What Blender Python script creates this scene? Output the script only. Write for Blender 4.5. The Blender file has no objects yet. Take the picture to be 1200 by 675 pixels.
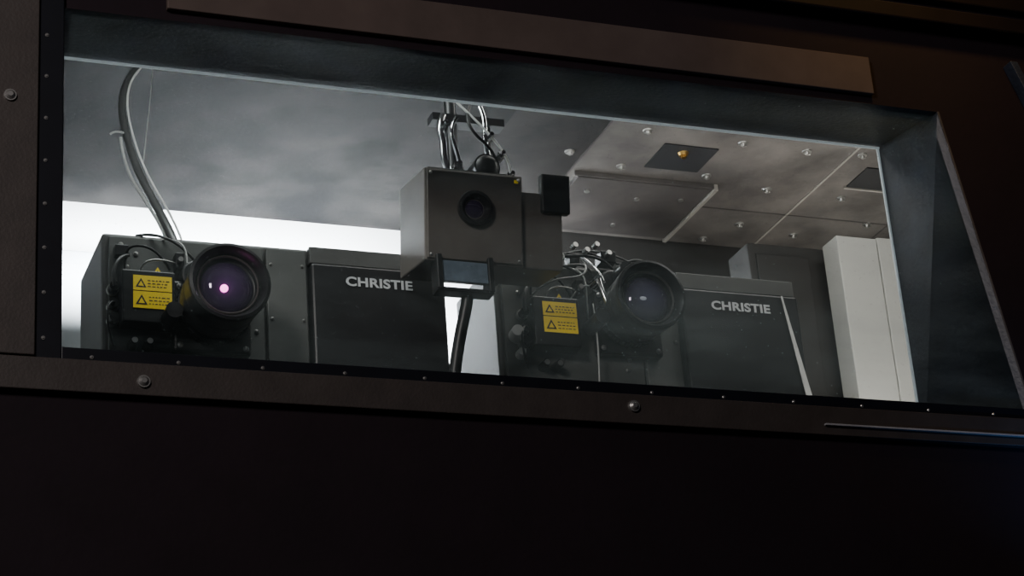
import bpy, bmesh, math, random
from mathutils import Vector, Matrix
random.seed(4)
COL = bpy.context.scene.collection

# ---------------------------------------------------------------- materials
def mat(name, col, rough=.5, metal=0., noise=None, nscale=8., col2=None, bump=0., emis=None, estr=0., coat=0., spec=.5, lo=.35, hi=.68):
    m = bpy.data.materials.new(name); m.use_nodes = True
    nt = m.node_tree; b = nt.nodes["Principled BSDF"]
    b.inputs["Base Color"].default_value = (*col, 1)
    b.inputs["Roughness"].default_value = rough
    b.inputs["Metallic"].default_value = metal
    b.inputs["Coat Weight"].default_value = coat
    b.inputs["Specular IOR Level"].default_value = spec
    if emis:
        b.inputs["Emission Color"].default_value = (*emis, 1)
        b.inputs["Emission Strength"].default_value = estr
    tc = nt.nodes.new("ShaderNodeTexCoord")
    n = nt.nodes.new("ShaderNodeTexNoise"); n.inputs["Scale"].default_value = nscale
    n.inputs["Detail"].default_value = 8; n.inputs["Roughness"].default_value = .6
    nt.links.new(tc.outputs["Object"], n.inputs["Vector"])
    r = nt.nodes.new("ShaderNodeValToRGB")
    c2 = col2 if col2 else tuple(c * .75 for c in col)
    r.color_ramp.elements[0].position = lo; r.color_ramp.elements[0].color = (*c2, 1)
    r.color_ramp.elements[1].position = hi; r.color_ramp.elements[1].color = (*col, 1)
    nt.links.new(n.outputs["Fac"], r.inputs["Fac"])
    nt.links.new(r.outputs["Color"], b.inputs["Base Color"])
    if bump:
        bp = nt.nodes.new("ShaderNodeBump"); bp.inputs["Strength"].default_value = bump
        bp.inputs["Distance"].default_value = .004
        n2 = nt.nodes.new("ShaderNodeTexNoise"); n2.inputs["Scale"].default_value = nscale * 12
        nt.links.new(tc.outputs["Object"], n2.inputs["Vector"])
        nt.links.new(n2.outputs["Fac"], bp.inputs["Height"]); nt.links.new(bp.outputs["Normal"], b.inputs["Normal"])
    return m

M = {}
M["wall"] = mat("black_wall_paint", (.0100, .0055, .0085), .8, nscale=3, bump=.2, spec=.2)
M["soffit"] = mat("blue_black_reveal", (.028, .036, .056), .5, nscale=6, col2=(.010, .014, .023), bump=.4)
M["frame"] = mat("brown_steel_frame", (.042, .034, .031), .55, .2, nscale=9, bump=.15)
M["bead"] = mat("black_bead", (.005, .006, .010), .45, .1, spec=.3)
M["board"] = mat("brown_board", (.078, .058, .051), .7, nscale=4, bump=.1, spec=.2)
M["darktrim"] = mat("dark_gloss_trim", (.010, .007, .006), .35)
M["ledge"] = mat("satin_added_ledge_strip", (.35, .35, .37), .4, .2)
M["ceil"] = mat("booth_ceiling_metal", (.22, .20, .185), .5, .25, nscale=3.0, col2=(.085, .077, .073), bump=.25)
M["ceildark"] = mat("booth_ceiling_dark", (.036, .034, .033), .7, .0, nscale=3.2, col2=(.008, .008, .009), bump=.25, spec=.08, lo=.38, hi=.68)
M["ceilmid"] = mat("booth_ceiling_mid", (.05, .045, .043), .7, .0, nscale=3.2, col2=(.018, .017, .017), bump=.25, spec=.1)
M["hatch"] = mat("ceiling_hatch_metal", (.12, .106, .10), .5, .3, nscale=3, col2=(.06, .054, .054))
M["seam"] = mat("bright_seam", (.5, .47, .43), .4, .3)
M["edge"] = mat("glowing_glass_edge", (.7, .74, .76), .3, 0, emis=(.7, .8, .85), estr=.22)
M["void"] = mat("black_opening", (.006, .006, .008), .7)
M["white"] = mat("white_wall", (.88, .9, .92), .7, nscale=2, col2=(.85, .87, .89))
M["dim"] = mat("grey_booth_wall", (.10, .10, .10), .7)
M["floor"] = mat("dark_floor", (.02, .018, .02), .8, bump=.3)
M["boothfloor"] = mat("booth_vinyl", (.18, .18, .18), .6)
M["body"] = mat("charcoal_powder_coat", (.10, .10, .096), .5, .15, nscale=5, bump=.15)
M["plate"] = mat("grey_front_plate", (.125, .128, .122), .45, .2, nscale=6, bump=.1)
M["panel"] = mat("black_side_panel", (.015, .0155, .017), .42, nscale=5)
M["black"] = mat("black_plastic", (.012, .012, .013), .4)
M["lensblk"] = mat("lens_black_anodised", (.032, .032, .034), .32, .4)
M["chrome"] = mat("chrome", (.75, .75, .76), .18, 1.)
M["steel"] = mat("steel_screw", (.55, .54, .52), .35, .9)
M["brass"] = mat("brass", (.8, .5, .15), .3, 1.)
M["yellow"] = mat("yellow_label", (.95, .70, .02), .5, nscale=3, col2=(.9, .64, .02), emis=(.9, .62, .02), estr=.12)  # slight glow added to brighten the label
M["ink"] = mat("black_ink", (.01, .01, .01), .6)
M["logo"] = mat("silver_lettering", (.62, .63, .64), .4, emis=(.6, .62, .65), estr=.05)  # faint glow added to the lettering colour
M["boxgrey"] = mat("grey_box_housing", (.18, .163, .147), .5, .25, nscale=4, bump=.12)
M["cab"] = mat("pale_grey_cabinet", (.42, .415, .39), .5, nscale=2, col2=(.37, .37, .35))
M["bluecab"] = mat("blue_grey_cabinet", (.20, .22, .24), .5, nscale=2, col2=(.17, .19, .205))
M["rack"] = mat("dark_grey_rack", (.020, .0185, .0175), .6, nscale=3, spec=.25)
M["wcable"] = mat("white_cable", (.75, .75, .73), .5)
M["lcable"] = mat("light_grey_cable", (.38, .38, .37), .4)
M["gcable"] = mat("grey_conduit", (.10, .10, .10), .35, .3)
M["screen"] = mat("bluish_plate", (.20, .26, .32), .35, nscale=14, col2=(.10, .13, .17))

def glass_mat():
    m = bpy.data.materials.new("dusty_glass_painted_haze"); m.use_nodes = True
    nt = m.node_tree; nt.nodes.clear(); N = nt.nodes.new; L = nt.links.new
    def math_(op, a, b, c=None):
        n = N("ShaderNodeMath"); n.operation = op
        for i, v in enumerate((a, b, c)):
            if v is None: continue
            if isinstance(v, (int, float)): n.inputs[i].default_value = v
            else: L(v, n.inputs[i])
        return n.outputs[0]
    out = N("ShaderNodeOutputMaterial"); tr = N("ShaderNodeBsdfTransparent"); gl = N("ShaderNodeBsdfGlossy")
    tr.inputs[0].default_value = (.94, .97, .965, 1); gl.inputs["Roughness"].default_value = .02
    fr = N("ShaderNodeFresnel"); fr.inputs[0].default_value = 1.35
    m1 = N("ShaderNodeMixShader"); L(fr.outputs[0], m1.inputs[0]); L(tr.outputs[0], m1.inputs[1]); L(gl.outputs[0], m1.inputs[2])
    tc = N("ShaderNodeTexCoord")
    sz = N("ShaderNodeSeparateXYZ"); L(tc.outputs["Object"], sz.inputs[0])
    th = N("ShaderNodeMapRange"); th.inputs[1].default_value = -.5; th.inputs[2].default_value = .5; th.inputs[3].default_value = .95; th.inputs[4].default_value = .5; L(sz.outputs[2], th.inputs[0])
    def specks(scale, rad, w):
        vo = N("ShaderNodeTexVoronoi"); vo.inputs["Scale"].default_value = scale; L(tc.outputs["Object"], vo.inputs["Vector"])
        sep = N("ShaderNodeSeparateColor"); L(vo.outputs["Color"], sep.inputs[0])
        r = math_("MULTIPLY_ADD", sep.outputs[1], rad, .05)
        a = math_("LESS_THAN", vo.outputs["Distance"], r)
        b = math_("GREATER_THAN", sep.outputs[0], th.outputs[0])
        return math_("MULTIPLY", math_("MULTIPLY", a, b), math_("MULTIPLY_ADD", sep.outputs[2], w, .04))
    sp = math_("ADD", specks(80, .12, .24), specks(150, .26, .18))
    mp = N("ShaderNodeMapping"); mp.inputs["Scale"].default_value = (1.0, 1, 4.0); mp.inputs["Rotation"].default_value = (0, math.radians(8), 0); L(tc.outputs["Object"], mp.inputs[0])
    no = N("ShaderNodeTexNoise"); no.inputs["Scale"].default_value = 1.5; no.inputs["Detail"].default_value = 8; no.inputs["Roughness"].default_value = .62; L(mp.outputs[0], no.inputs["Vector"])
    mr = N("ShaderNodeMapRange"); mr.inputs[1].default_value = .42; mr.inputs[2].default_value = .78; mr.inputs[3].default_value = 0.014; mr.inputs[4].default_value = .11; L(no.outputs["Fac"], mr.inputs[0])  # streaky haze painted in for reflections on the pane
    # green reflection painted as a milky film low on the pane
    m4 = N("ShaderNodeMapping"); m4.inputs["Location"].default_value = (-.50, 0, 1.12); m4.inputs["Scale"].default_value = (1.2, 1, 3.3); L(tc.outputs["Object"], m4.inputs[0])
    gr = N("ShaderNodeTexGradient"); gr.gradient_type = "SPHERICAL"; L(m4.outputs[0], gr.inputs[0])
    sheen = math_("MULTIPLY", math_("MULTIPLY", gr.outputs["Fac"], no.outputs["Fac"]), .42)
    ad = math_("ADD", math_("ADD", sp, mr.outputs[0]), sheen)
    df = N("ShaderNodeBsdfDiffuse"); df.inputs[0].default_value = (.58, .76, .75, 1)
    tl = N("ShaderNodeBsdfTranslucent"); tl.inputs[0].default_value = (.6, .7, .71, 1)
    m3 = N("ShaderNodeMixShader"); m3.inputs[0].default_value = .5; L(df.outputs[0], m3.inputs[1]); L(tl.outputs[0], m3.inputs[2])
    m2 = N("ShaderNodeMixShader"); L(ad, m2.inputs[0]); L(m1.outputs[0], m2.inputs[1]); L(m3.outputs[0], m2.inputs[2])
    L(m2.outputs[0], out.inputs[0]); return m
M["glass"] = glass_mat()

def lensglass(nm, c, es):
    m = bpy.data.materials.new(nm); m.use_nodes = True
    nt = m.node_tree; b = nt.nodes["Principled BSDF"]
    b.inputs["Roughness"].default_value = .06
    b.inputs["Coat Weight"].default_value = 1; b.inputs["Coat Tint"].default_value = (.8, .6, 1, 1)
    tc = nt.nodes.new("ShaderNodeTexCoord"); g = nt.nodes.new("ShaderNodeTexGradient"); g.gradient_type = "SPHERICAL"
    mp = nt.nodes.new("ShaderNodeMapping"); mp.inputs["Scale"].default_value = (11, 11, 11)
    nt.links.new(tc.outputs["Object"], mp.inputs[0]); nt.links.new(mp.outputs[0], g.inputs[0])
    r = nt.nodes.new("ShaderNodeValToRGB"); r.color_ramp.elements[0].color = (.02, .018, .024, 1); r.color_ramp.elements[1].color = (*c, 1)
    nt.links.new(g.outputs["Fac"], r.inputs[0]); nt.links.new(r.outputs["Color"], b.inputs["Base Color"])
    nt.links.new(r.outputs["Color"], b.inputs["Emission Color"]); b.inputs["Emission Strength"].default_value = es  # coating reflection painted as a tinted glow at the lens centre
    return m
M["lensglass"] = lensglass("coated_lens_glass", (.10, .065, .12), .15)
M["lensglass2"] = lensglass("clear_lens_glass", (.12, .16, .15), .12)
M["lensglass3"] = lensglass("dark_lens_glass", (.03, .03, .035), .1)
M["glow"] = mat("magenta_lens_reflex", (.9, .5, .9), .3, emis=(1., .16, .65), estr=6)
M["glow2"] = mat("faint_lens_reflex", (.4, .4, .45), .3, emis=(.7, .75, .85), estr=.2)

# ---------------------------------------------------------------- builders
def wpos(o):
    p = Vector((0, 0, 0))
    while o: p += o.location; o = o.parent
    return p
def finish(name, bm, m, parent=None, smooth=False, bevel=0., mats=None):
    vs = [v.co for v in bm.verts]
    c = Vector([(min(v[i] for v in vs) + max(v[i] for v in vs)) / 2 for i in range(3)])
    bmesh.ops.translate(bm, verts=bm.verts, vec=-c)
    bmesh.ops.recalc_face_normals(bm, faces=bm.faces)
    me = bpy.data.meshes.new(name); bm.to_mesh(me); bm.free()
    for mm in (mats or [m]): me.materials.append(mm)
    if smooth:
        for p in me.polygons: p.use_smooth = True
    o = bpy.data.objects.new(name, me); COL.objects.link(o)
    if parent:
        o.parent = parent; o.location = c - wpos(parent)
    else: o.location = c
    if bevel:
        b = o.modifiers.new("b", "BEVEL"); b.width = bevel; b.segments = 2; b.limit_method = "ANGLE"
    if smooth:
        e = o.modifiers.new("e", "EDGE_SPLIT"); e.split_angle = math.radians(40)
    return o
def add_box(bm, x0, x1, y0, y1, z0, z1):
    r = bmesh.ops.create_cube(bm, size=1)["verts"]
    for v in r:
        v.co = Vector(((x0 + x1) / 2 + v.co.x * (x1 - x0), (y0 + y1) / 2 + v.co.y * (y1 - y0), (z0 + z1) / 2 + v.co.z * (z1 - z0)))
    return r
def box(name, x0, x1, y0, y1, z0, z1, m, parent=None, bevel=.003):
    bm = bmesh.new(); add_box(bm, x0, x1, y0, y1, z0, z1)
    return finish(name, bm, m, parent, bevel=bevel)
def add_cyl(bm, p0, p1, r0, r1=None, seg=24):
    p0 = Vector(p0); p1 = Vector(p1); d = p1 - p0
    mtx = Matrix.Translation((p0 + p1) / 2) @ d.to_track_quat("Z", "Y").to_matrix().to_4x4()
    bmesh.ops.create_cone(bm, cap_ends=True, segments=seg, radius1=r0, radius2=r0 if r1 is None else r1, depth=d.length, matrix=mtx)
def cyl(name, p0, p1, r, m, parent=None, r1=None, seg=24):
    bm = bmesh.new(); add_cyl(bm, p0, p1, r, r1, seg)
    return finish(name, bm, m, parent, smooth=True)
def lathe(name, cx, cz, prof, m, parent=None, seg=56):
    """prof = [(radius, y)] revolved about the axis through (cx, cz) along Y"""
    bm = bmesh.new(); rings = []
    for r, y in prof:
        if r < 1e-5: rings.append([bm.verts.new((cx, y, cz))])
        else: rings.append([bm.verts.new((cx + r * math.cos(2 * math.pi * k / seg), y, cz + r * math.sin(2 * math.pi * k / seg))) for k in range(seg)])
    for a, b in zip(rings, rings[1:]):
        for k in range(seg):
            k2 = (k + 1) % seg
            if len(a) == 1 and len(b) == 1: continue
            if len(a) == 1: bm.faces.new((a[0], b[k], b[k2]))
            elif len(b) == 1: bm.faces.new((a[k], b[0], a[k2]))
            else: bm.faces.new((a[k], b[k], b[k2], a[k2]))
    return finish(name, bm, m, parent, smooth=True)
def tube(name, pts, r, m, parent=None):
    cu = bpy.data.curves.new("tmp", "CURVE"); cu.dimensions = "3D"; cu.bevel_depth = r; cu.bevel_resolution = 4; cu.use_fill_caps = True
    sp = cu.splines.new("NURBS"); sp.points.add(len(pts) - 1); sp.order_u = min(4, len(pts)); sp.use_endpoint_u = True; sp.resolution_u = 8
    for p, q in zip(sp.points, pts): p.co = (*q, 1)
    t = bpy.data.objects.new("tmp", cu); COL.objects.link(t)
    me = bpy.data.meshes.new_from_object(t.evaluated_get(bpy.context.evaluated_depsgraph_get()))
    bpy.data.objects.remove(t); bm = bmesh.new(); bm.from_mesh(me); bpy.data.meshes.remove(me)
    return finish(name, bm, m, parent, smooth=True)
def prism(name, pts, y0, y1, m, parent=None, bevel=0.):
    bm = bmesh.new(); a = [bm.verts.new((x, y0, z)) for x, z in pts]; b = [bm.verts.new((x, y1, z)) for x, z in pts]
    n = len(pts); bm.faces.new(a); bm.faces.new(b[::-1])
    for i in range(n): bm.faces.new((a[i], a[(i + 1) % n], b[(i + 1) % n], b[i]))
    return finish(name, bm, m, parent, bevel=bevel)
def text(name, s, x0, x1, z0, z1, y, m, parent, bold=.02):
    cu = bpy.data.curves.new("tmp", "FONT"); cu.body = s; cu.extrude = .01; cu.offset = bold; cu.space_character = 1.05
    t = bpy.data.objects.new("tmp", cu); COL.objects.link(t)
    me = bpy.data.meshes.new_from_object(t.evaluated_get(bpy.context.evaluated_depsgraph_get()))
    bpy.data.objects.remove(t); bm = bmesh.new(); bm.from_mesh(me); bpy.data.meshes.remove(me)
    xs = [v.co.x for v in bm.verts]; ys = [v.co.y for v in bm.verts]
    for v in bm.verts:
        fx = (v.co.x - min(xs)) / (max(xs) - min(xs)); fz = (v.co.y - min(ys)) / (max(ys) - min(ys))
        v.co = Vector((x0 + fx * (x1 - x0), y - (.0012 if v.co.z > 0 else 0), z0 + fz * (z1 - z0)))
    return finish(name, bm, m, parent)
def empty(name, loc, label, cat, group=None):
    e = bpy.data.objects.new(name, None); COL.objects.link(e); e.location = loc
    e["label"] = label; e["category"] = cat
    if group: e["group"] = group
    return e
def tag(o, label, cat, group=None):
    o["label"] = label; o["category"] = cat
    if group: o["group"] = group
    return o
def struct(o): o["kind"] = "structure"; return o

# ---------------------------------------------------------------- theatre wall with splayed port
def wall_front():
    bm = bmesh.new()
    out = [(-6, 8), (10, 8), (10, 0), (-6, 0)]
    hf = [(.92, 4.81), (3.87, 4.81), (4.04, 3.74), (.92, 3.74)]
    hb = [(.90, 4.81), (3.80, 4.81), (3.80, 3.70), (.90, 3.70)]
    A = [bm.verts.new((x, 0, z)) for x, z in out]; B = [bm.verts.new((x, 0, z)) for x, z in hf]
    Cc = [bm.verts.new((x, .28, z)) for x, z in hb]; D = [bm.verts.new((x, .28, z)) for x, z in out]
    for i in range(4):
        j = (i + 1) % 4
        bm.faces.new((A[i], A[j], B[j], B[i])); f = bm.faces.new((B[i], B[j], Cc[j], Cc[i])); f.material_index = 1
        f = bm.faces.new((Cc[i], Cc[j], D[j], D[i])); bm.faces.new((D[i], D[j], A[j], A[i]))
    return finish("wall_front", bm, None, mats=[M["wall"], M["soffit"]])
struct(wall_front())
struct(box("floor", -6, 10, -8, 0, -.05, 0, M["floor"], bevel=0))

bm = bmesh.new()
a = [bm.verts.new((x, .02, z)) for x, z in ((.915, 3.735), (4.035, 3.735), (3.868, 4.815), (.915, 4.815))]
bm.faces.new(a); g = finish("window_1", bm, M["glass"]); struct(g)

# inner pane edge lines (booth light on the glass edge added as material glow)
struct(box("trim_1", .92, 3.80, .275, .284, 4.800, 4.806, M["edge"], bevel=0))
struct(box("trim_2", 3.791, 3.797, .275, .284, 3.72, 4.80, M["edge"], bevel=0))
struct(prism("trim_3", [(3.868, 4.81), (3.875, 4.81), (4.041, 3.74), (4.038, 3.74)], -.003, .002, M["hatch"]))  # strip drawn for the highlight along the jamb edge

def screw(parent, x, y, z, r=.008, m="steel", name="screw"):
    bm = bmesh.new(); add_cyl(bm, (x, y, z), (x, y - .4 * r, z), r * 1.25, r * 1.2, 16); add_cyl(bm, (x, y - .4 * r, z), (x, y - .9 * r, z), r, r * .5, 16)
    return finish(name, bm, M[m], parent, smooth=True)
bl = struct(box("trim_4", .845, .918, -.012, .0, 3.70, 4.90, M["bead"]))
for i in range(9): screw(bl, .868, -.012, 3.76 + i * .135, .0045, "steel")
bb = struct(box("trim_5", .918, 4.6, -.012, .0, 3.70, 3.738, M["bead"], bevel=.002))
for i in range(15): screw(bb, 1.0 + i * .24, -.012, 3.712, .0045, "steel")
fl = struct(box("trim_6", .55, .845, -.022, 0, 3.705, 5.3, M["frame"]))
screw(fl, .765, -.022, 4.49, .015, name="bolt")
fb = struct(box("trim_7", .55, 4.8, -.024, 0, 3.605, 3.70, M["frame"]))
screw(fb, 1.14, -.024, 3.645, .015, name="bolt"); screw(fb, 2.61, -.024, 3.66, .015, name="bolt")
br = struct(box("trim_8", 1.22, 3.62, -.02, 0, 4.84, 4.98, M["board"], bevel=.003))
tr = struct(box("trim_9", 1.22, 6, -.06, 0, 5.13, 5.19, M["darktrim"], bevel=.006))
struct(box("trim_10", 1.22, 6, -.03, 0, 5.24, 5.5, M["darktrim"], bevel=.006))
jb = struct(prism("trim_11", [(4.17, 5.02), (4.20, 5.02), (4.60, 3.95), (4.57, 3.95)], -.05, 0, M["soffit"], bevel=.003))
bxs = box("wall_outlet_box", 4.23, 4.30, -.04, -.0, 4.86, 4.96, M["cab"])
tag(bxs, "small grey metal box fixed to the black wall", "wall box")
struct(box("trim_20", 3.25, 4.8, -.034, 0, 3.634, 3.640, M["ledge"], bevel=.001))  # pale strip added to catch the blue lamp

# ---------------------------------------------------------------- booth shell
FZ = 2.7; CZ = 5.55; XS = 3.42
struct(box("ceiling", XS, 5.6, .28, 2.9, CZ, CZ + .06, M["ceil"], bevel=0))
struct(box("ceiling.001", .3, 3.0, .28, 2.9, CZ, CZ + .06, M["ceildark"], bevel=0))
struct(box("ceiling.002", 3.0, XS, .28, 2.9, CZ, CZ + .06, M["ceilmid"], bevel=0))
struct(box("wall_back", .3, 5.6, 2.8, 2.9, FZ, CZ, M["white"], bevel=0))
struct(box("wall_left", .3, .4, .28, 2.8, FZ, CZ, M["white"], bevel=0))
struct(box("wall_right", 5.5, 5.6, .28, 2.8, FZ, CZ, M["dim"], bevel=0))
struct(box("floor.001", .3, 5.6, .28, 2.9, FZ - .06, FZ, M["boothfloor"], bevel=0))
k = 12
for (x0, x1, y0, y1, mm) in ((4.565, 4.575, .4, 2.66, "seam"), (3.415, 3.421, .4, 2.6, "hatch"), (5.1, 5.106, .4, 2.66, "hatch"),
                            (3.42, 5.5, 1.46, 1.466, "hatch"), (4.13, 5.5, 2.28, 2.286, "hatch")):
    struct(box("trim_%d" % k, x0, x1, y0, y1, CZ - .004, CZ, M[mm], bevel=0)); k += 1
h = empty("ceiling_hatch", (3.78, 2.34, CZ), "grey metal access hatch with bright lip in the ceiling", "hatch")
box("hatch_panel", 3.46, 4.10, 2.08, 2.60, CZ - .02, CZ, M["hatch"], h, .003)
box("hatch_lip", 4.10, 4.118, 2.06, 2.62, CZ - .03, CZ, M["seam"], h, .002)
box("hatch_lip", 3.44, 4.10, 2.06, 2.07, CZ - .022, CZ, M["hatch"], h, .002)
for (x, y) in ((3.55, 2.2), (3.80, 2.23), (4.0, 2.2), (3.8, 2.5)): cyl("screw", (x, y, CZ - .02), (x, y, CZ - .027), .012, M["steel"], h)
h2 = empty("ceiling_opening", (3.85, 1.85, CZ), "dark square recess in the ceiling with brass sprinkler", "ceiling recess")
box("recess_cover", 3.72, 3.97, 1.74, 1.96, CZ - .006, CZ, M["void"], h2, 0)
bm = bmesh.new(); add_cyl(bm, (3.83, 1.80, CZ - .02), (3.83, 1.80, CZ - .006), .018, .024); add_cyl(bm, (3.83, 1.80, CZ - .03), (3.83, 1.80, CZ - .02), .010, .010)
finish("sprinkler_head", bm, M["brass"], h2, True)
h3 = empty("ceiling_opening", (4.82, 1.86, CZ), "dark square recess in the metal ceiling", "ceiling recess")
box("recess_cover", 4.70, 5.0, 1.76, 1.95, CZ - .006, CZ, M["void"], h3, 0)
box("recess_rim", 4.69, 5.01, 1.95, 1.96, CZ - .012, CZ, M["seam"], h3, 0)
def fixing(x, y, first=[None]):
    if first[0] is None:
        bm = bmesh.new(); add_cyl(bm, (x, y, CZ), (x, y, CZ - .005), .022, .020, 20); add_cyl(bm, (x, y, CZ - .005), (x, y, CZ - .017), .009, .007, 12)
        add_cyl(bm, (x - .013, y, CZ - .013), (x + .013, y, CZ - .013), .003, .003, 8)
        o = finish("ceiling_bolt", bm, M["steel"], None, True); first[0] = o
    else:
        o = first[0].copy(); COL.objects.link(o); o.location = (x, y, first[0].location.z)
    tag(o, "small steel bolt fixing in the metal ceiling", "bolt", "bolts in the booth ceiling")
for x, y in ((4.05, 1.67), (4.36, 1.68), (4.36, 2.06), (4.74, 2.07), (4.03, 1.99), (4.71, 2.48), (4.40, 2.42), (3.60, 1.65), (5.0, 2.3), (4.30, 2.60), (3.35, 1.9), (4.95, 1.62), (3.62, 1.98), (4.62, 1.66)):
    fixing(x, y)

# ---------------------------------------------------------------- pale equipment in the booth
c = empty("storage_cabinet", (4.42, 1.46, FZ), "tall pale grey metal cabinet beside the dark rack", "cabinet")
box("body", 4.27, 4.455, 1.40, 1.52, FZ, 5.02, M["cab"], c, .004)
box("door", 4.462, 4.60, 1.405, 1.52, FZ, 5.03, M["cab"], c, .004)
c = empty("equipment_rack", (4.3, 1.7, FZ), "tall dark grey metal equipment rack", "rack")
box("body", 3.97, 4.62, 1.6, 1.78, FZ, 5.05, M["rack"], c, .005)
box("door", 4.0, 4.24, 1.59, 1.6, FZ + .1, 5.0, M["rack"], c, .002)
c = empty("dark_partition", (4.4, 2.72, FZ), "dark partition panel against the back wall", "partition")
box("panel", 3.43, 5.49, 2.66, 2.79, FZ, CZ - .002, M["rack"], c, 0)
c = empty("wall_cabinet", (3.32, 2.7, FZ), "white cabinet with black latches against the wall", "cabinet")
box("body", 3.235, 3.42, 2.60, 2.79, FZ, 5.5, M["white"], c, .004)
for z in (5.03, 4.93, 5.16): box("latch", 3.29, 3.325, 2.575, 2.6, z, z + .03, M["black"], c, .003)
c = empty("low_cabinet", (1.4, 2.6, FZ), "blue-grey cabinet against the white wall", "cabinet")
box("body", .9, 2.0, 2.42, 2.78, FZ, 5.15, M["bluecab"], c, .006)
box("door", .95, 1.95, 2.41, 2.42, FZ + .1, 5.09, M["bluecab"], c, .003)

# ---------------------------------------------------------------- projectors
def projector(ox, oz, lx, lz, ls, ext, lo, extras, label, lg):
    P = empty("cinema_projector", (1.82 + ox, 1.22, FZ), label, "projector", "pair of cinema projectors in the booth")
    def B(n, x0, x1, y0, y1, z0, z1, m, par=None, bv=.003): return box(n, x0 + ox, x1 + ox, y0, y1, z0 + oz, z1 + oz, M[m], par or P, bv)
    bm = bmesh.new()
    add_box(bm, 1.35 + ox, 2.3 + ox, 1.08, 1.42, FZ, FZ + .05); add_box(bm, 1.35 + ox, 2.3 + ox, 1.08, 1.42, 3.88 + oz, 3.95 + oz)
    for x in (1.38, 2.2):
        for y in (1.1, 1.34): add_box(bm, x + ox, x + .06 + ox, y, y + .06, FZ, 3.95 + oz)
    finish("pedestal", bm, M["black"], P)
    B("body", 1.22, 2.41, 1.02, 1.42, 3.95, 4.58, "body", None, .012)
    B("front_plate", 1.24, 1.765, 1.0, 1.02, 3.97, 4.56, "plate")
    sp = B("side_plate", 1.775, 1.915, .995, 1.02, 3.97, 4.56, "plate")
    for z in (4.10, 4.3, 4.5):
        for x in (1.79, 1.90): screw(sp, x + ox, .995, z + oz, .005)
    dp = B("door_panel", 1.925, 2.405, .965, 1.02, 3.97, 4.505, "panel", None, .008)
    bx = B("top_rail", 1.925, 2.405, .985, 1.02, 4.512, 4.575, "body")
    text("lettering", "CHRISTIE", 2.045 + ox, 2.285 + ox, 4.428 + oz, 4.463 + oz, .9645, M["logo"], dp, .03)
    q = ox + lo
    cm = box("control_module", 1.27 + q, 1.445 + q, .93, 1.0, 4.225 + oz, 4.412 + oz, M["black"], P, .005)
    def lab(zl, zh):
        wl = box("warning_label", 1.306 + q, 1.434 + q, .928, .93, zl + oz, zh + oz, M["yellow"], cm, 0)
        xs = 1.314 + q; t = (zh - zl) * .6; zb = zl + oz + (zh - zl) * .2
        prism("warning_symbol", [(xs, zb), (xs + t * 1.1, zb), (xs + t * .55, zb + t)], .9272, .928, M["ink"], wl)
        prism("warning_symbol", [(xs + t * .25, zb + t * .13), (xs + t * .85, zb + t * .13), (xs + t * .55, zb + t * .7)], .9266, .9272, M["yellow"], wl)
        bm = bmesh.new()
        for i in range(3):
            zz = zl + oz + (zh - zl) * (.24 + .2 * i)
            x = 1.314 + q + t * 1.25
            while x < 1.42 + q:
                w = random.uniform(.004, .012); add_box(bm, x, min(x + w, 1.426 + q), .9273, .928, zz, zz + .003); x += w + .005
        finish("label_print", bm, M["ink"], wl)
    lab(4.276, 4.335); lab(4.339, 4.392)
    ws = prism("warning_sticker", [(1.385 + q, 4.427 + oz), (1.42 + q, 4.427 + oz), (1.4025 + q, 4.457 + oz)], .998, 1.0, M["yellow"], P)
    prism("warning_symbol", [(1.396 + q, 4.432 + oz), (1.409 + q, 4.432 + oz), (1.4025 + q, 4.445 + oz)], .9972, .998, M["ink"], ws)
    for z in (4.25, 4.30, 4.36): cyl("connector", (1.25 + q, 1.0, z + oz), (1.25 + q, .955, z + oz), .016, M["black"], P)
    for z in (4.25, 4.30, 4.36): cyl("connector_ring", (1.25 + q, 1.0, z + oz), (1.25 + q, .985, z + oz), .02, M["steel"], P)
    for x in (1.315, 1.365):
        kn = cyl("knob", (x + q, 1.0, 4.17 + oz), (x + q, .95, 4.17 + oz), .018, M["black"], P, .014)
        cyl("knob_cap", (x + q, .95, 4.17 + oz), (x + q, .946, 4.17 + oz), .010, M["steel"], kn)
    for x, z in ((1.30, 4.45), (1.33, 4.50), (1.45, 4.20), (1.48, 4.26), (1.71, 4.22), (1.735, 4.25), (1.70, 4.18), (1.735, 4.52), (1.28, 4.53), (1.69, 4.5)):
        screw(P, x + ox, 1.0, z + oz, .007)
    # small connector blocks and valves on the plate
    bk = box("valve_block", 1.455 + q, 1.485 + q, .96, 1.0, 4.44 + oz, 4.50 + oz, M["black"], P)
    cyl("valve_cap", (1.47 + q, .96, 4.47 + oz), (1.47 + q, .945, 4.47 + oz), .009, M["steel"], bk)
    box("terminal_block", 1.255 + q, 1.30 + q, .965, 1.0, 4.475 + oz, 4.515 + oz, M["lensblk"], P)
    bm = bmesh.new(); add_box(bm, lx - .13 * ls, lx + .13 * ls, .955, 1.0, lz - .15 * ls, lz + .10); add_cyl(bm, (lx - .05, .94, lz + .12), (lx - .05, 1.0, lz + .12), .055, .055, 32)
    finish("lens_mount", bm, M["black"], P, bevel=.008)
    for dx, dz in ((-.11, -.13), (.11, -.13), (.11, .08), (-.11, .08)): screw(P, lx + dx * ls, .955, lz + dz * ls, .008)
    cyl("lens_motor", (lx - .15 * ls, .97, lz - .05), (lx - .15 * ls, .85, lz - .05), .028, M["lensblk"], P)
    cyl("lens_motor", (lx - .03, .97, lz + .155 * ls), (lx - .03, .86, lz + .155 * ls), .025, M["lensblk"], P)
    e = ext
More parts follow.
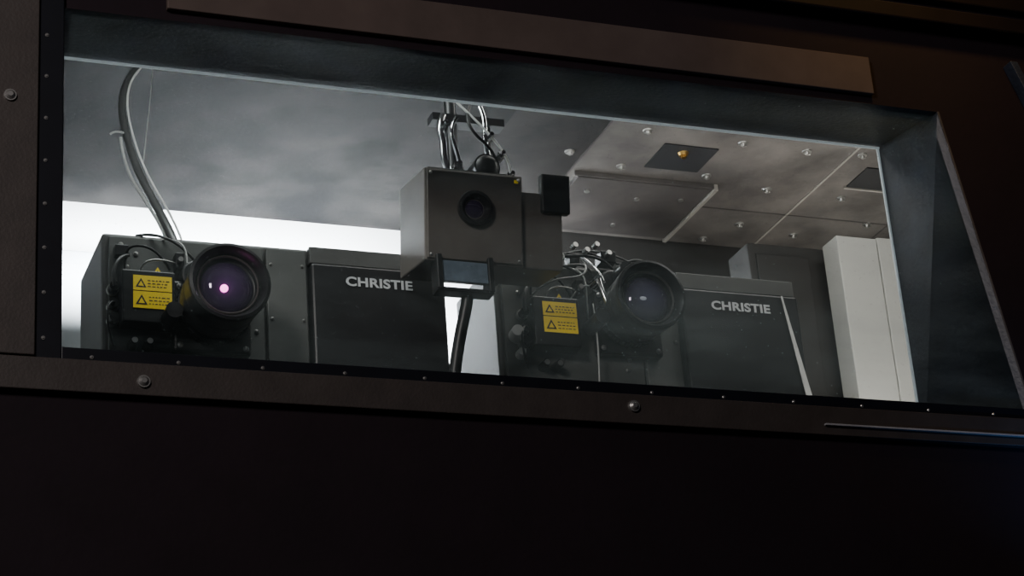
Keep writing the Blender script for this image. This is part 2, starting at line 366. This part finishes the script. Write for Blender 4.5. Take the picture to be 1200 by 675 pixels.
    prof = [(0, .99), (.112, .99), (.112, .95), (.124, .948), (.124, .915), (.114, .912), (.114, .89), (.126, .887), (.129, .85 - e * .6), (.126, .842 - e * .6), (.130, .84 - e * .6), (.134, .80 - e),
            (.136, .785 - e), (.134, .775 - e), (.124, .772 - e), (.118, .78 - e), (.108, .80 - e), (.106, .808 - e), (.098, .81 - e), (.094, .825 - e), (.086, .828 - e), (0, .83 - e)]
    Ln = lathe("lens", lx, lz, [(r * ls, y) for r, y in prof], M["lensblk"], P)
    bm = bmesh.new()
    for kk in range(48):
        an = 2 * math.pi * kk / 48; r = .1255 * ls
        add_cyl(bm, (lx + r * math.cos(an), .918, lz + r * math.sin(an)), (lx + r * math.cos(an), .945, lz + r * math.sin(an)), .003, .003, 6)
    finish("focus_grip", bm, M["black"], Ln)
    lathe("lens_glass", lx, lz, [(r * ls, y - e) for r, y in ((.087, .824), (.075, .812), (.055, .802), (.03, .796), (0, .794))], M[lg], Ln)
    lathe("lens_ring", lx, lz, [(r * ls, y - e) for r, y in ((.104, .806), (.100, .802), (.096, .806), (.098, .811))], M["hatch"], Ln)
    for i, pts in enumerate((
        [(1.29, .99, 4.44), (1.28, .96, 4.50), (1.33, .95, 4.52), (1.40, .96, 4.50), (1.44, .98, 4.44)],
        [(1.25, .955, 4.36), (1.235, .94, 4.40), (1.25, .94, 4.46), (1.30, .97, 4.48)],
        [(1.25, .955, 4.30), (1.215, .93, 4.30), (1.215, .93, 4.2), (1.25, .97, 4.15)],
        [(1.34, 1.04, 4.585), (1.40, .96, 4.57), (1.46, .95, 4.54), (1.52, .97, 4.48)],
        [(1.34, .99, 4.41), (1.33, .95, 4.46), (1.38, .95, 4.48), (1.48, .98, 4.46)],
        [(1.42, 1.0, 4.56), (1.47, .96, 4.55), (1.50, .95, 4.50), (1.49, .96, 4.42), (1.50, .98, 4.36)])):
        tube("cable", [(x + q, y, z + oz) for x, y, z in pts], (.0045, .006, .004, .005, .0035, .003)[i], M[("black", "gcable", "black", "gcable", "steel", "wcable")[i]], P)
    extras(P, Ln, q, ox, oz)
    return P
def ex1(P, Ln, q, ox, oz):
    bm = bmesh.new(); bmesh.ops.create_uvsphere(bm, u_segments=20, v_segments=12, radius=.013, matrix=Matrix.Translation((1.558, .722, 4.275)))  # magenta coating reflection added as a small glowing sphere
    finish("lens_reflex", bm, M["glow"], Ln, True)
def ex2(P, Ln, q, ox, oz):
    bm = bmesh.new(); bmesh.ops.create_uvsphere(bm, u_segments=20, v_segments=12, radius=.008, matrix=Matrix.Translation((3.065, .765, 4.378)) @ Matrix.Diagonal((1.6, .6, .9, 1)))  # faint lens glint added as a small glowing bead
    finish("lens_reflex", bm, M["glow2"], Ln, True)
    cyl("white_connector", (2.67, 1.0, 4.30), (2.655, .94, 4.30), .028, M["wcable"], P, .020)
    cyl("connector_ring", (2.68, 1.0, 4.23), (2.675, .96, 4.23), .018, M["wcable"], P, .014)
    tube("thin_cable", [(2.96, .96, 4.43), (2.95, .93, 4.36), (2.955, .93, 4.25), (2.945, .94, 4.1)], .003, M["wcable"], P)
    tube("lens_lever", [(2.955, .88, 4.49), (2.96, .87, 4.43), (2.985, .87, 4.37)], .009, M["chrome"], P)
    cyl("lever_joint", (2.955, .88, 4.49), (2.955, .93, 4.49), .018, M["chrome"], P)
    for i, pts in enumerate((
        [(2.72, 1.0, 4.58), (2.78, .97, 4.61), (2.88, .95, 4.60), (3.0, .94, 4.62), (3.06, .97, 4.57)],
        [(2.70, .99, 4.52), (2.76, .95, 4.56), (2.86, .94, 4.55), (2.95, .94, 4.59), (2.98, .97, 4.52)],
        [(2.86, 1.03, 4.605), (2.90, 1.0, 4.66), (2.97, .97, 4.64), (3.04, .96, 4.60), (3.12, .98, 4.60)],
        [(2.80, 1.03, 4.605), (2.88, 1.0, 4.64), (2.98, .96, 4.66), (3.14, .98, 4.62), (3.2, 1.02, 4.60)],
        [(2.88, 1.0, 4.44), (2.90, .95, 4.49), (2.94, .94, 4.52), (2.98, .96, 4.47)],
        [(2.93, 1.03, 4.66), (2.96, .98, 4.62), (2.99, .94, 4.56), (3.0, .93, 4.50)],
        [(2.74, 1.0, 4.46), (2.80, .95, 4.52), (2.90, .93, 4.50), (2.95, .93, 4.55), (2.93, .96, 4.60)],
        [(3.05, .98, 4.57), (3.12, .93, 4.62), (3.20, .93, 4.60), (3.26, .97, 4.52), (3.27, .99, 4.44)])):
        tube("cable", pts, (.006, .005, .005, .004, .003, .004, .004, .005)[i], M[("black", "gcable", "black", "gcable", "wcable", "chrome", "lcable", "gcable")[i]], P)
    for x, z in ((2.90, 4.645), (2.945, 4.63), (3.03, 4.625), (2.985, 4.655)):
        cyl("connector", (x, .96, z), (x + .004, .935, z + .003), .010, M["steel"], P)
    box("cable_clamp", 2.89, 2.93, .97, 1.02, 4.59, 4.63, M["black"], P)
    box("cable_clamp", 3.01, 3.07, .96, 1.02, 4.60, 4.645, M["lensblk"], P)
projector(0, 0, 1.575, 4.295, 1.0, .07, 0, ex1, "black cinema projector with magenta reflection in large lens", "lensglass")
projector(1.39, .02, 3.09, 4.388, .97, .03, .055, ex2, "black cinema projector with cables and silver lens lever", "lensglass2")
o = prism("paper_strip", [(3.722, 4.52), (3.728, 4.52), (3.80, 4.12), (3.775, 4.12)], .955, .958, M["wcable"])
tag(o, "narrow white paper strip hanging against the projector side", "paper strip")

# conduit into the first projector
c = empty("cable_conduit", (1.46, 1.61, CZ), "grey flexible conduit hanging from the ceiling to the projector", "cable")
tube("conduit", [(1.46, 1.62, CZ), (1.37, 1.52, 5.40), (1.38, 1.42, 5.14), (1.43, 1.32, 4.9), (1.50, 1.2, 4.68), (1.52, 1.2, 4.60)], .015, M["gcable"], c)
tube("white_wire", [(1.475, 1.60, CZ), (1.385, 1.50, 5.41), (1.396, 1.40, 5.15), (1.446, 1.30, 4.91), (1.518, 1.18, 4.70), (1.54, 1.18, 4.60)], .004, M["wcable"], c)
tube("conduit", [(1.35, 1.36, 5.12), (1.36, 1.35, 5.0), (1.41, 1.32, 4.88), (1.48, 1.22, 4.7), (1.50, 1.22, 4.60)], .006, M["lcable"], c)
tube("thin_wire", [(1.52, 1.6, CZ), (1.49, 1.50, 5.36), (1.45, 1.42, 5.12), (1.42, 1.30, 5.0)], .0022, M["lcable"], c)
tube("thin_wire", [(1.32, 1.40, 5.15), (1.34, 1.39, 5.165), (1.37, 1.40, 5.16)], .004, M["lcable"], c)

# ---------------------------------------------------------------- hanging box device
H = empty("hanging_projector_box", (2.515, 1.05, 4.71), "grey box projector with round lens hung from ceiling mount", "projector")
def HB(n, x0, x1, y0, y1, z0, z1, m, par=None, bv=.003): return box(n, x0, x1, y0, y1, z0, z1, M[m], par or H, bv)
CT = 5.747
hb = HB("housing", 2.33, 2.70, .92, 1.20, 4.54, 4.88, "boxgrey", None, .006)
HB("front_panel", 2.338, 2.692, .912, .92, 4.548, 4.872, "boxgrey", hb, .003)
L2 = lathe("lens", 2.513, 4.738, [(0, .93), (.062, .93), (.066, .90), (.064, .892), (.052, .89), (.048, .90), (.040, .905), (.034, .915), (0, .92)], M["lensblk"], H)
lathe("lens_glass", 2.513, 4.738, [(.034, .912), (.02, .905), (0, .902)], M["lensglass3"], L2)
sm = HB("side_module", 2.70, 2.86, .94, 1.18, 4.545, 4.83, "boxgrey", None, .006)
sk = HB("speaker_box", 2.775, 2.885, .92, .96, 4.755, 4.90, "black", None, .006)
tp = HB("top_plate", 2.36, 2.66, .97, 1.18, 4.88, 4.90, "black", None, .003)
for x, z in ((2.35, 4.56), (2.68, 4.56), (2.35, 4.86), (2.68, 4.86)): screw(hb, x, .912, z, .005)
box("yellow_sticker", 2.665, 2.68, .9105, .912, 4.848, 4.86, M["yellow"], hb, 0)
R = Matrix.Rotation(math.radians(9), 4, "X"); piv = Vector((0, -.13, 0))
for o in (hb, L2, sm, sk, tp):
    o.location = piv + R @ (o.location - piv); o.rotation_euler = (math.radians(9), 0, 0)
bm = bmesh.new(); add_box(bm, 2.365, 2.385, .92, .99, 4.43, 4.56); add_box(bm, 2.555, 2.575, .92, .99, 4.43, 4.56); add_box(bm, 2.365, 2.575, .93, .99, 4.425, 4.44)
finish("yoke", bm, M["black"], H, bevel=.003)
HB("reflector_plate", 2.385, 2.555, .93, .94, 4.462, 4.54, "screen", None, .002)
tube("support_arm", [(2.49, .98, 4.43), (2.49, .98, 4.38), (2.44, 1.02, 4.25), (2.43, 1.05, 4.0)], .022, M["black"], H)
bm = bmesh.new(); add_cyl(bm, (2.52, 1.10, 4.89), (2.52, 1.10, CT), .022, .022); add_cyl(bm, (2.66, 1.10, 4.89), (2.66, 1.10, 5.2), .014, .014)
add_box(bm, 2.44, 2.72, 1.07, 1.13, 5.17, 5.20); add_box(bm, 2.44, 2.60, 1.02, 1.18, CT - .02, CT)
finish("ceiling_mount", bm, M["lensblk"], H, True)
cyl("swivel_motor", (2.60, .97, 4.945), (2.60, 1.09, 4.945), .05, M["lensblk"], H)
lathe("motor_cap", 2.60, 4.945, [(0, .955), (.02, .953), (.035, .96), (.044, .968), (.03, .965)], M["black"], H)
for pts, r in (([(2.46, 1.02, 5.16), (2.43, 1.0, 5.10), (2.46, 1.0, 5.05), (2.44, 1.0, 4.97), (2.47, 1.0, 4.90)], .014),
               ([(2.50, .99, 5.14), (2.46, .98, 5.08), (2.50, .98, 5.0), (2.50, .99, 4.93), (2.53, 1.0, 4.89)], .008),
               ([(2.60, 1.0, 5.20), (2.62, .98, 5.12), (2.59, .98, 5.06), (2.62, 1.0, 5.0)], .010)):
    tube("chrome_clamp", pts, r, M["chrome"], H)
for x, z in ((2.45, 5.10), (2.49, 4.94), (2.62, 5.07), (2.66, 5.0), (2.69, 4.92)):
    bm = bmesh.new(); add_cyl(bm, (x, 1.02, z), (x, .97, z), .016, .016, 6); add_cyl(bm, (x, .97, z), (x, .95, z), .008, .008, 12); finish("clamp_bolt", bm, M["chrome"], H)
tube("safety_cable", [(2.50, 1.0, 5.22), (2.58, .97, 5.12), (2.66, .96, 5.02), (2.69, .96, 4.95), (2.69, .98, 4.88)], .0045, M["wcable"], H)
tube("cable", [(2.56, 1.0, 5.2), (2.52, .97, 5.12), (2.58, .97, 5.04), (2.66, .98, 5.0), (2.62, 1.0, 4.9)], .006, M["black"], H)
tube("cable", [(2.85, 1.0, 4.60), (2.88, .98, 4.60), (2.89, 1.0, 4.64), (2.86, 1.02, 4.66)], .005, M["wcable"], H)
H.scale = (.9533,) * 3
H.location = (2.3976, .744, 4.560)

# ---------------------------------------------------------------- lights
def area(name, loc, target, sx, sy, power, col, spread=180):
    l = bpy.data.lights.new(name, "AREA"); l.shape = "RECTANGLE"; l.size = sx; l.size_y = sy; l.energy = power; l.color = col
    l.spread = math.radians(spread)
    o = bpy.data.objects.new(name, l); COL.objects.link(o); o.location = loc
    o.rotation_euler = (Vector(target) - Vector(loc)).to_track_quat("-Z", "Y").to_euler(); return o
area("light_wash", (2.0, 2.1, 5.0), (2.0, 2.8, 5.14), 1.5, .12, 95, (.94, .97, 1), 80)
area("light_wash_b", (3.25, 1.8, 4.6), (3.15, 2.7, 4.95), .3, .3, 38, (.94, .97, 1), 100)  # unseen lamp added behind the projectors to brighten the gap
area("light_over", (3.4, .62, 5.45), (3.6, 1.6, 4.4), 2.2, .2, 17, (1, .97, .92))
area("light_over_b", (1.6, .55, 5.4), (1.7, 1.3, 4.4), 1.2, .15, 11, (.95, 1, .98))
area("light_up", (4.15, .8, 3.5), (4.45, 1.9, 5.55), .5, .4, 7, (1, .96, .9), 100)  # added lamp hidden below the sill, lifts the ceiling
area("light_up_b", (4.8, 2.0, 4.7), (4.7, 2.05, 5.55), .3, .3, 5, (1, .94, .86), 150)  # added lamp hidden behind the cabinet, lifts the right ceiling
area("light_up_c", (3.6, 1.75, 4.6), (3.9, 1.95, 5.55), .3, .3, 1.2, (1, .93, .86), 140)  # added lamp hidden behind the second projector, lifts the hatch area
area("light_theatre", (-2.5, -5, 6.5), (2.2, 0, 4.4), 1.5, 1.5, 280, (1, .91, .88))
area("light_blue", (4.4, -.5, 3.0), (4.0, 0, 3.66), .08, .08, .35, (.12, .4, 1), 60)  # unseen lamp added to light the ledge blue
area("light_gold", (3.6, -1.2, 6.6), (3.8, 0, 5.25), .3, .3, 2.5, (1, .6, .2), 50)
w = bpy.data.worlds.new("w"); bpy.context.scene.world = w; w.use_nodes = True
w.node_tree.nodes["Background"].inputs[0].default_value = (.05, .07, .12, 1); w.node_tree.nodes["Background"].inputs[1].default_value = .08

# ---------------------------------------------------------------- camera
X = Vector((6740, -539, -2524)).normalized(); Z = Vector((-470, 5921, -2524)); Z = (Z - X * Z.dot(X)).normalized(); Y = Z.cross(X)
cd = bpy.data.cameras.new("camera"); co = bpy.data.objects.new("camera", cd); COL.objects.link(co)
cd.sensor_width = 36; cd.lens = 36 * 2524 / 1200
co.matrix_world = Matrix.Translation((0, -5.5, 1.5)) @ Matrix((X, Y, Z)).to_4x4()
bpy.context.scene.camera = co
